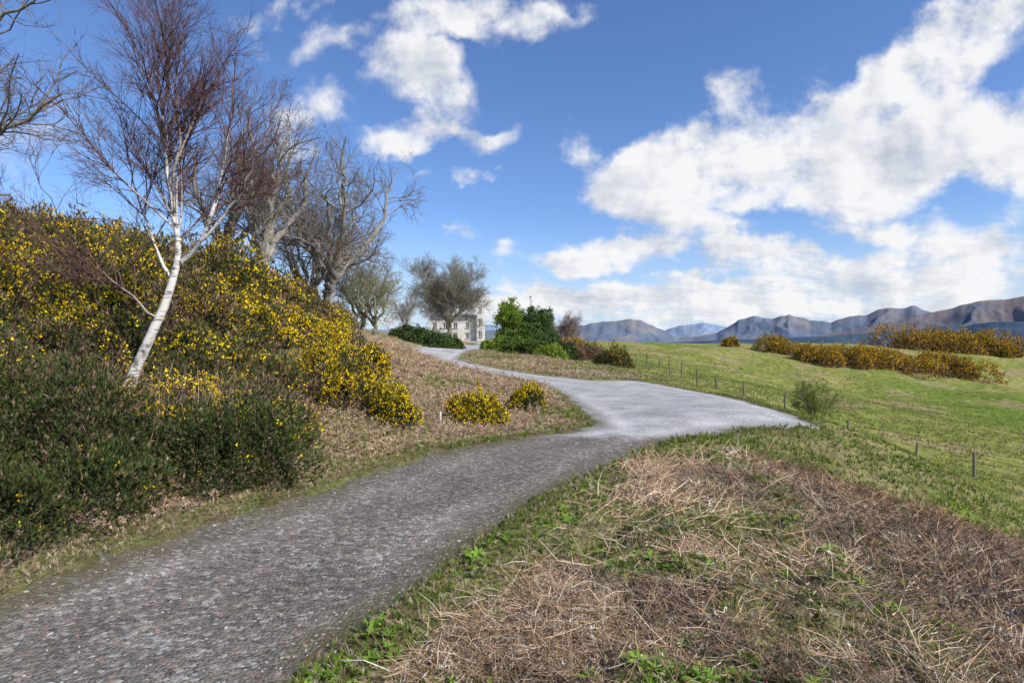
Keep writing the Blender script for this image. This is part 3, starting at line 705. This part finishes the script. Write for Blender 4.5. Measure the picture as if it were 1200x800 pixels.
def oak(name, x, y, hgt, width, lean=0., nm=5, dens=1., bark=GB, twig=GT, leaves=None, r=None, low=.22):
    z = Hs(x, y); r = r or hgt*.026
    fx = x+lean*hgt*low; fz = z+hgt*low
    mains = [[(x, y, z-.3, r*1.2), (x+lean*hgt*low*.4, y, z+hgt*low*.5, r), (fx, y, fz, r*.85)]]
    for i in range(nm):
        a = 6.28*i/nm+rng.uniform(-.4, .4); e = width*.5*rng.uniform(.55, .95); hh = hgt*rng.uniform(.68, .97)
        ox, oy = math.cos(a), math.sin(a)
        if i == 0: e *= .2; hh = hgt
        lx = lean*hgt*.5
        j = lambda: rng.normal()*hgt*.02
        mains.append([(fx, y, fz-.1, r*.62), (fx+ox*e*.4+lx*.3+j(), y+oy*e*.4, z+hgt*(low+.16)+j(), r*.5), (fx+ox*e*.7+lx*.6+j(), y+oy*e*.7, z+hgt*(low+.34)+j(), r*.32), (fx+ox*e*.8+lx+j(), y+oy*e*.8, z+hh*.8, r*.18), (fx+ox*e+lx, y+oy*e, z+hh*.93, r*.06)])
    m_ = hgt/9
    lv = [dict(dens=2.8/m_*dens, len=.42, ang=52, k=7, jit=.26, trop=.04, rmin=.010*m_, sides=5, t0=.15, rk=.015),
          dict(dens=5.2/m_*dens, len=.5, ang=48, k=5, jit=.26, trop=.03, rmin=.0055*m_, max=1.5*m_),
          dict(dens=8/m_*dens, len=.5, ang=42, k=4, jit=.22, trop=.03, rmin=.004*m_, max=.7*m_)]
    return tree(name, mains, lv, bark, twig, (.01*m_, .04*m_), leaves, wob=.09*m_)
oak('bare_oak_tree', -11.2, 25, 9.0, 6.6, .16, 6, 1.1, r=.28)
oak('bare_oak_tree', -9.7, 30, 9.8, 8.4, .05, 8, 1.1, r=.30)
oak('bare_oak_tree', -14.0, 27, 9.0, 6, .15, 6)
oak('bare_oak_tree', -12.0, 34, 8.4, 7, .0, 6, 1.1)
YG = (.26, .245, .16); YT = (.27, .25, .15)
oak('young_bare_tree', -8.1, 33.5, 5.0, 4.0, 0, 6, 1.3, YG, YT, dict(n=500, j=.15, s=.09, pal=[(.25, .25, .10)]))
oak('young_bare_tree', -9.4, 36, 6.4, 4.8, 0, 6, 1.3, YG, YT, dict(n=500, j=.15, s=.09, pal=[(.25, .24, .10)]))
oak('bare_sycamore_tree', -8.9, 80, 11.5, 12.5, 0, 10, 1.8, (.25, .23, .19), (.26, .24, .18), None, None, .22)
oak('bare_sycamore_tree', -11.5, 62, 5.6, 5, 0, 5, 1.3, (.26, .23, .20), (.26, .23, .18))
oak('bare_sycamore_tree', 8.2, 88, 4.8, 6.6, 0, 7, 1.6, (.24, .19, .17), (.24, .185, .16), None, None, .1)
oak('green_leaf_tree', .2, 70, 5.4, 3.4, 0, 5, .8, GB, GT, dict(n=2200, j=.22, s=.34, pal=G2))
oak('green_leaf_tree', 3.6, 74, 5.0, 3.8, 0, 5, .8, GB, GT, dict(n=2200, j=.22, s=.36, pal=G1))
z = Hs(13.3, 25)
sm = []
for i in range(14):
    a = rng.uniform(0, 6.28); e = rng.uniform(.3, 1.1)
    sm.append([(13.3, 25, z-.05, .026), (13.3+math.cos(a)*e*.5, 25+math.sin(a)*e*.5, z+.6, .018), (13.3+math.cos(a)*e, 25+math.sin(a)*e, z+rng.uniform(1.1, 1.95), .007)])
tree('hawthorn_shrub', sm, [dict(dens=8, len=.4, ang=45, k=5, jit=.15, trop=.03, rmin=.007), dict(dens=9, len=.5, ang=42, k=4, jit=.15, trop=.02, rmin=.005)], (.20, .18, .11), (.20, .19, .10), (.004, .02), dict(n=1300, j=.05, s=.075, pal=[(.20, .26, .06), (.26, .30, .08)]), 8, .02)
print('trees', time.time()-T0)

# ------------------------------------------------------------------ fence
def flat_mat(name, col, rough=.85, scale=8, var=.3, bump=.3):
    m, nt, out = nmat(name); g = N(nt, 'ShaderNodeNewGeometry'); t = N(nt, 'ShaderNodeTexNoise'); t.inputs['Scale'].default_value = scale; t.inputs['Detail'].default_value = 6
    nt.links.new(g.outputs['Position'], t.inputs['Vector'])
    mr = N(nt, 'ShaderNodeMapRange'); mr.inputs[1].default_value = .3; mr.inputs[2].default_value = .7; mr.inputs[3].default_value = 1-var; mr.inputs[4].default_value = 1+var
    nt.links.new(t.outputs[0], mr.inputs[0]); s_ = N(nt, 'ShaderNodeVectorMath', operation='SCALE'); s_.inputs[0].default_value = col; nt.links.new(mr.outputs[0], s_.inputs['Scale'])
    b = N(nt, 'ShaderNodeBsdfPrincipled'); b.inputs['Roughness'].default_value = rough; nt.links.new(s_.outputs[0], b.inputs['Base Color'])
    bp = N(nt, 'ShaderNodeBump'); bp.inputs['Strength'].default_value = bump; bp.inputs['Distance'].default_value = .02; nt.links.new(t.outputs[0], bp.inputs['Height']); nt.links.new(bp.outputs[0], b.inputs['Normal'])
    nt.links.new(b.outputs[0], out.inputs[0]); return m
M_wood = flat_mat('weathered_wood', (.20, .165, .125), .9, 12)
M_wire = flat_mat('wire', (.15, .15, .15), .5)
fl = [(10.4, 52), (11.3, 45), (11.6, 38), (12, 33), (12.8, 29), (14.4, 27), (16.4, 26), (18.6, 25), (18.6, 22.3), (19.5, 17), (20, 10), (20, 2)]
s = np.r_[0, np.cumsum([math.dist(fl[i], fl[i+1]) for i in range(len(fl)-1)])]
tt = np.arange(0, s[-1], 2.7); px = np.interp(tt, s, [q[0] for q in fl])+rng.normal(size=len(tt))*.05; py = np.interp(tt, s, [q[1] for q in fl])
pz = H(px, py)
root = link(bpy.data.objects.new('wire_fence', None))
P = []; R = []
for x_, y_, z_ in zip(px, py, pz):
    lx, ly = rng.normal(size=2)*.05
    h_ = rng.uniform(.9, 1.1)
    P.append([(x_, y_, z_-.3), (x_+lx*.5, y_+ly*.5, z_+h_*.5), (x_+lx, y_+ly, z_+h_-.03), (x_+lx, y_+ly, z_+h_), (x_+lx, y_+ly, z_+h_+.002)]); R.append([.055, .052, .05, .044, .001])
V, F_, _ = tubes(np.array(P), np.array(R), 8); make('posts', V, F_, None, M_wood, False, root)
P = np.array([[(px[i], py[i], pz[i]+hh), ((px[i]+px[i+1])/2, (py[i]+py[i+1])/2, (pz[i]+pz[i+1])/2+hh-.02), (px[i+1], py[i+1], pz[i+1]+hh)] for i in range(len(px)-1) for hh in (.3, .6, .85)])
V, F_, _ = tubes(P, np.full(P.shape[:2], .003), 4); make('wires', V, F_, None, M_wire, False, root)
root = link(bpy.data.objects.new('marker_post', None))
mx_, my_ = -1.55, 12.3; mz = Hs(mx_, my_)
M_white = flat_mat('white_paint', (.7, .7, .68), .6, 20, .1)
V, F_, _ = tubes(np.array([[(mx_, my_, mz-.2), (mx_, my_, mz+.12), (mx_, my_, mz+.24), (mx_+.01, my_, mz+.27), (mx_+.01, my_, mz+.272)]]), np.array([[.025, .025, .025, .02, .001]]), 8)
make('post', V, F_, None, M_white, False, root)

# ------------------------------------------------------------------ castle house
def box(name, x0, x1, y0, y1, z0, z1, mat, parent):
    V = [(x, y, z) for z in (z0, z1) for (x, y) in ((x0, y0), (x1, y0), (x1, y1), (x0, y1))]
    F_ = [(0, 3, 2, 1), (4, 5, 6, 7), (0, 1, 5, 4), (1, 2, 6, 5), (2, 3, 7, 6), (3, 0, 4, 7)]
    return make(name, V, F_, None, mat, False, parent)
M_harl = flat_mat('pale_harled_stone', (.64, .61, .54), .9, 1.5, .22)
M_trim = flat_mat('stone_trim', (.42, .385, .33), .9, 4)
M_slate = flat_mat('slate', (.18, .185, .20), .7, 6)
M_glass = flat_mat('dark_glass', (.06, .065, .07), .15, 3, .1, .02)
house = link(bpy.data.objects.new('castle_house', None))
hz = Hs(-10, 112)-.5
def wall_front(name, x0, x1, y0, z0, z1, y1, wins):
    box(name, x0, x1, y0, y1, z0, z1, M_harl, house)
    for j, (wx, wz, ww, wh) in enumerate(wins):
        box(f'{name}_window_{j}', wx-ww/2, wx+ww/2, y0-.03, y0+.05, wz, wz+wh, M_glass, house)
        box(f'{name}_sill_{j}', wx-ww/2-.12, wx+ww/2+.12, y0-.16, y0-.003, wz-.18, wz-.01, M_trim, house)
        box(f'{name}_lintel_{j}', wx-ww/2-.12, wx+ww/2+.12, y0-.12, y0-.003, wz+wh+.01, wz+wh+.25, M_trim, house)
        box(f'{name}_mullion_{j}', wx-.04, wx+.04, y0-.07, y0-.033, wz+.01, wz+wh-.01, M_white, house)
wall_front('main_wing', -16.0, -6.8, 111, hz, hz+4.7, 119, [(x_, z_, .6, .9) for x_ in (-15.0, -13.0, -11.0, -8.6) for z_ in (hz+1.0, hz+3.0)])
V = [(-16.3, 110.7, hz+4.705), (-6.803, 110.7, hz+4.705), (-6.803, 119.3, hz+4.705), (-16.3, 119.3, hz+4.705), (-16.3, 115, hz+5.7), (-6.803, 115, hz+5.7)]
make('roof', V, [(0, 1, 5), (0, 5, 4), (2, 3, 4), (2, 4, 5), (0, 4, 3), (1, 2, 5), (0, 3, 2), (0, 2, 1)], None, M_slate, False, house)
box('chimney', -12.6, -11.6, 114.4, 115.6, hz+5.4, hz+6.7, M_harl, house)
wall_front('tower', -6.8, -5.4, 110.0, hz, hz+8.0, 113, [(-6.1, hz+1.2, .5, 1.0), (-6.1, hz+3.6, .5, .9), (-6.1, hz+6, .4, .8)])
box('tower_string_course', -6.9, -5.3, 109.9, 113.1, hz+8.003, hz+8.2, M_trim, house)
for i in range(3):
    box(f'merlon_{i}', -6.88+i*.58, -6.54+i*.58, 109.93, 110.25, hz+8.203, hz+8.6, M_harl, house)
    box(f'merlon_back_{i}', -6.88+i*.58, -6.54+i*.58, 112.75, 113.05, hz+8.203, hz+8.6, M_harl, house)

# ------------------------------------------------------------------ distant hills
M_hill = plant_mat('hazed_hillside', 0, .15, .004)  # hill colours have bluish distance haze mixed into them
def hill(name, Rc, prof, base, colA, colB, sig, seed, amp=1.):
    us = np.array(sorted(prof)); vs = np.array([prof[u] for u in us], float)
    az = np.radians(np.linspace(-56, 56, 1100)); rr = np.linspace(Rc*(1-2.4*sig), Rc*(1+1.2*sig), 120)
    Rg, Ag = np.meshgrid(rr, az, indexing='ij')
    u = 600+667*np.tan(Ag); v = np.interp(u, us, vs)
    hh = (400-v)/667*Rc*np.cos(Ag)+2
    rg = 1-np.abs(2*fbm(u*.022+seed, u*0+seed, 5, seed)-1)
    hh = hh+((rg-.75)*.009+(fbm(u*.12, u*0+seed, 3, seed+1)-.5)*.0025)*Rc*amp*np.clip((400-v)/15, .1, 1)
    X = Rg*np.sin(Ag); Y = Rg*np.cos(Ag)
    q = Rc/14; wx = (fbm(X/q, Y/q, 3, seed+30)-.5)*q*.8
    rid = 1-np.abs(2*fbm((X+wx)/q, (Y-wx)/q, 5, seed+3)-1)
    w = np.exp(-((Rg-Rc)/(Rc*sig))**2)
    z = base+(hh-base)*w + (rid-.82)*(hh-base)*np.clip(4*w*(1-w), 0, 1)*.38
    i = np.arange(X.size).reshape(X.shape)
    f = np.stack([i[:-1, :-1], i[:-1, 1:], i[1:, 1:], i[1:, :-1]], -1).reshape(-1, 4)[:, ::-1]
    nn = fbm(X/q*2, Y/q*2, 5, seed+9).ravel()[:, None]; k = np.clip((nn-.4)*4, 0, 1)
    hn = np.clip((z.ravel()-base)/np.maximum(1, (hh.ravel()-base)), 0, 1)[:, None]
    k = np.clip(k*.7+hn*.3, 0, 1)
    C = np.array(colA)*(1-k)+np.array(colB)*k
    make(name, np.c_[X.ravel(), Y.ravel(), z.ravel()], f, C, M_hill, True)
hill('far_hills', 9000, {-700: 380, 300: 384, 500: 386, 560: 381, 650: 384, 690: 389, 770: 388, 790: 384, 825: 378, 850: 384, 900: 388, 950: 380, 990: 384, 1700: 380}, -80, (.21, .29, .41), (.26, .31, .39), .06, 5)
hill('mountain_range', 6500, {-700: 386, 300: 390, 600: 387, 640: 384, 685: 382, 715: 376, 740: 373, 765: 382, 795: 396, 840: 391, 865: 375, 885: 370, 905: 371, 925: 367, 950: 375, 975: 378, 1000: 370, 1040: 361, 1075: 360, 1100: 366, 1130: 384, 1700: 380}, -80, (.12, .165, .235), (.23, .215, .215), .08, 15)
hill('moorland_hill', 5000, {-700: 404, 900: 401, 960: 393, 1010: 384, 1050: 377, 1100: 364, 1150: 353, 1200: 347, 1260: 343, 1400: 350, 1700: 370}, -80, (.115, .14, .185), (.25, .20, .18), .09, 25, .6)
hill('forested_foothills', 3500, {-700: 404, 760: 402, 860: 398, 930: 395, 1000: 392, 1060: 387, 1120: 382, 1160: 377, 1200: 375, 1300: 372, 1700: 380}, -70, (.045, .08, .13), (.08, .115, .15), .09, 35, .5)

# ------------------------------------------------------------------ world sky with clouds
sun_dir = np.array([.62, -.45, .64]); sun_dir /= np.linalg.norm(sun_dir)
w = bpy.data.worlds.new('World'); scene.world = w; w.use_nodes = True
nt = w.node_tree; nt.nodes.clear(); L_ = nt.links.new
out = N(nt, 'ShaderNodeOutputWorld'); bg = N(nt, 'ShaderNodeBackground'); bg.inputs[1].default_value = .115; L_(bg.outputs[0], out.inputs[0])
sky = N(nt, 'ShaderNodeTexSky'); sky.sky_type = 'NISHITA'; sky.sun_disc = False
sky.sun_elevation = math.asin(sun_dir[2]); sky.sun_rotation = math.atan2(sun_dir[0], sun_dir[1]); sky.altitude = 50; sky.air_density = 1.0; sky.dust_density = .3; sky.ozone_density = 1.5
tc = N(nt, 'ShaderNodeTexCoord'); se = N(nt, 'ShaderNodeSeparateXYZ'); L_(tc.outputs['Generated'], se.inputs[0])
def M(op, a, b=None, c=None, clamp=False):
    nd = N(nt, 'ShaderNodeMath', operation=op); nd.use_clamp = clamp
    for i, q in enumerate((a, b, c)):
        if q is None: continue
        if isinstance(q, (int, float)): nd.inputs[i].default_value = q
        else: L_(q, nd.inputs[i])
    return nd.outputs[0]
def comb(a, b, c=0.):
    nd = N(nt, 'ShaderNodeCombineXYZ')
    for i, q in enumerate((a, b, c)):
        if isinstance(q, (int, float)): nd.inputs[i].default_value = q
        else: L_(q, nd.inputs[i])
    return nd.outputs[0]
def VM(op, a, b=None, s=None):
    nd = N(nt, 'ShaderNodeVectorMath', operation=op); L_(a, nd.inputs[0])
    if b is not None:
        if isinstance(b, tuple): nd.inputs[1].default_value = b
        else: L_(b, nd.inputs[1])
    if s is not None: nd.inputs['Scale'].default_value = s
    return nd.outputs[0]
def noise(vec, sc_, det, ro, col=False):
    nd = N(nt, 'ShaderNodeTexNoise', noise_dimensions='2D'); nd.inputs['Scale'].default_value = sc_; nd.inputs['Detail'].default_value = det; nd.inputs['Roughness'].default_value = ro
    L_(vec, nd.inputs['Vector']); return nd.outputs[1] if col else nd.outputs[0]
yy = M('MAXIMUM', se.outputs[1], .03)
Xc = M('DIVIDE', se.outputs[0], yy); Zc = M('DIVIDE', se.outputs[2], yy)
P2 = comb(Xc, Zc)
zz = M('ADD', M('MAXIMUM', se.outputs[2], 0.), .13)
Q = comb(M('DIVIDE', se.outputs[0], zz), M('DIVIDE', se.outputs[1], zz))
warp = VM('SCALE', VM('SUBTRACT', noise(P2, 6, 4, .6, True), (.5, .5, .5)), s=.12)
P3 = VM('ADD', P2, warp)
BL = [(925,168,190,56,14,1.35),(1080,172,160,60,8,1.4),(1150,32,115,38,20,1.15),(1060,98,105,36,25,.85),(730,218,58,36,20,1.15),(668,170,34,26,0,1.05),(800,200,70,40,20,1.1),(850,105,44,17,15,.6),
      (690,298,85,17,0,1.1),(790,270,85,15,0,.8),(1050,268,80,13,0,.7),(870,300,110,16,0,.8),(1150,298,110,22,0,.9),(990,312,120,14,0,.75),(1080,332,220,17,0,1.0),(780,338,160,14,0,1.0),(950,362,420,15,0,1.2),(700,350,110,12,0,.8),
      (480,85,70,44,-25,.72),(550,18,105,22,-5,.66),(440,150,62,15,-10,.66),(520,150,54,12,0,.62),(330,12,85,18,15,.62),(360,140,74,26,35,.56),(520,268,32,12,0,.66),(575,165,36,14,10,.6),(640,12,60,18,0,.58),(400,45,60,20,30,.58),(560,205,55,9,0,.52),(280,60,70,22,25,.5),(470,170,30,8,0,.5),(1500,200,300,120,0,.8),(-300,150,300,120,0,.4)]
acc_ = None
for (u, v, ru, rv, rot, wt) in BL:
    mp = N(nt, 'ShaderNodeMapping'); mp.vector_type = 'TEXTURE'
    mp.inputs['Location'].default_value = ((u-600)/667, (400-v)/667, 0); mp.inputs['Rotation'].default_value = (0, 0, math.radians(rot)); mp.inputs['Scale'].default_value = (ru/667*1.45, rv/667*1.45, 1)
    L_(P3, mp.inputs['Vector']); ln = N(nt, 'ShaderNodeVectorMath', operation='LENGTH'); L_(mp.outputs[0], ln.inputs[0])
    f = M('MULTIPLY', M('SUBTRACT', 1.0, ln.outputs['Value'], clamp=True), wt)
    acc_ = f if acc_ is None else M('ADD', acc_, f)
mask = M('MINIMUM', acc_, .85)
def dens(vec2, q):
    nA = noise(q, 1.6, 6, .55); nB = noise(vec2, 6.5, 6, .58)
    return M('ADD', M('MULTIPLY', nA, .6), M('MULTIPLY', nB, .75))
dn = dens(P2, Q)
D = M('ADD', mask, M('MULTIPLY', M('SUBTRACT', dn, .68), 2.5))
dn2 = dens(VM('ADD', P2, (.028, .035, 0)), VM('ADD', Q, (.04, -.04, 0)))
mr = N(nt, 'ShaderNodeMapRange'); mr.interpolation_type = 'SMOOTHSTEP'; mr.inputs[1].default_value = .05; mr.inputs[2].default_value = .78; L_(D, mr.inputs[0])
gate = M('MULTIPLY', mask, 5., clamp=True)
alpha = M('MULTIPLY', mr.outputs[0], M('MULTIPLY', gate, .98))
sh = M('ADD', M('MULTIPLY', M('SUBTRACT', dn, dn2), 4.0), .80)
thick = M('MULTIPLY', M('SUBTRACT', D, .72, clamp=True), .60)
sh = M('SUBTRACT', sh, thick, clamp=True)
cr = N(nt, 'ShaderNodeMix', data_type='RGBA'); L_(sh, cr.inputs[0]); cr.inputs[6].default_value = (4.7, 5.15, 6.0, 1); cr.inputs[7].default_value = (8.2, 8.2, 8.3, 1)
skt = N(nt, 'ShaderNodeMix', data_type='RGBA', blend_type='MULTIPLY'); skt.inputs[0].default_value = 1; L_(sky.outputs[0], skt.inputs[6]); skt.inputs[7].default_value = (.86, 1.08, 1.46, 1)
hz_ = N(nt, 'ShaderNodeMapRange'); hz_.interpolation_type = 'SMOOTHERSTEP'; hz_.inputs[1].default_value = .24; hz_.inputs[2].default_value = -.02; hz_.inputs[3].default_value = 0; hz_.inputs[4].default_value = .78; L_(se.outputs[2], hz_.inputs[0])
hm = N(nt, 'ShaderNodeMix', data_type='RGBA'); L_(hz_.outputs[0], hm.inputs[0]); L_(skt.outputs[2], hm.inputs[6]); hm.inputs[7].default_value = (5.0, 6.1, 7.6, 1)
fm = N(nt, 'ShaderNodeMix', data_type='RGBA'); L_(alpha, fm.inputs[0]); L_(hm.outputs[2], fm.inputs[6]); L_(cr.outputs[2], fm.inputs[7])
L_(fm.outputs[2], bg.inputs[0])
w.cycles.sampling_method = 'NONE'

sd = bpy.data.lights.new('sun', 'SUN'); sd.energy = 5.0; sd.angle = math.radians(.5); sd.color = (1, .95, .865)
so = link(bpy.data.objects.new('sun', sd))
from mathutils import Vector
so.rotation_euler = Vector(sun_dir).to_track_quat('Z', 'Y').to_euler()

cam = bpy.data.cameras.new('camera'); cam.lens = 20; cam.sensor_width = 36; cam.clip_start = .05; cam.clip_end = 20000
co = link(bpy.data.objects.new('camera', cam)); co.location = (0, 0, 2.0); co.rotation_euler = (math.radians(90), 0, 0)
scene.camera = co
print('done', time.time()-T0, 'tris', TRI[0])
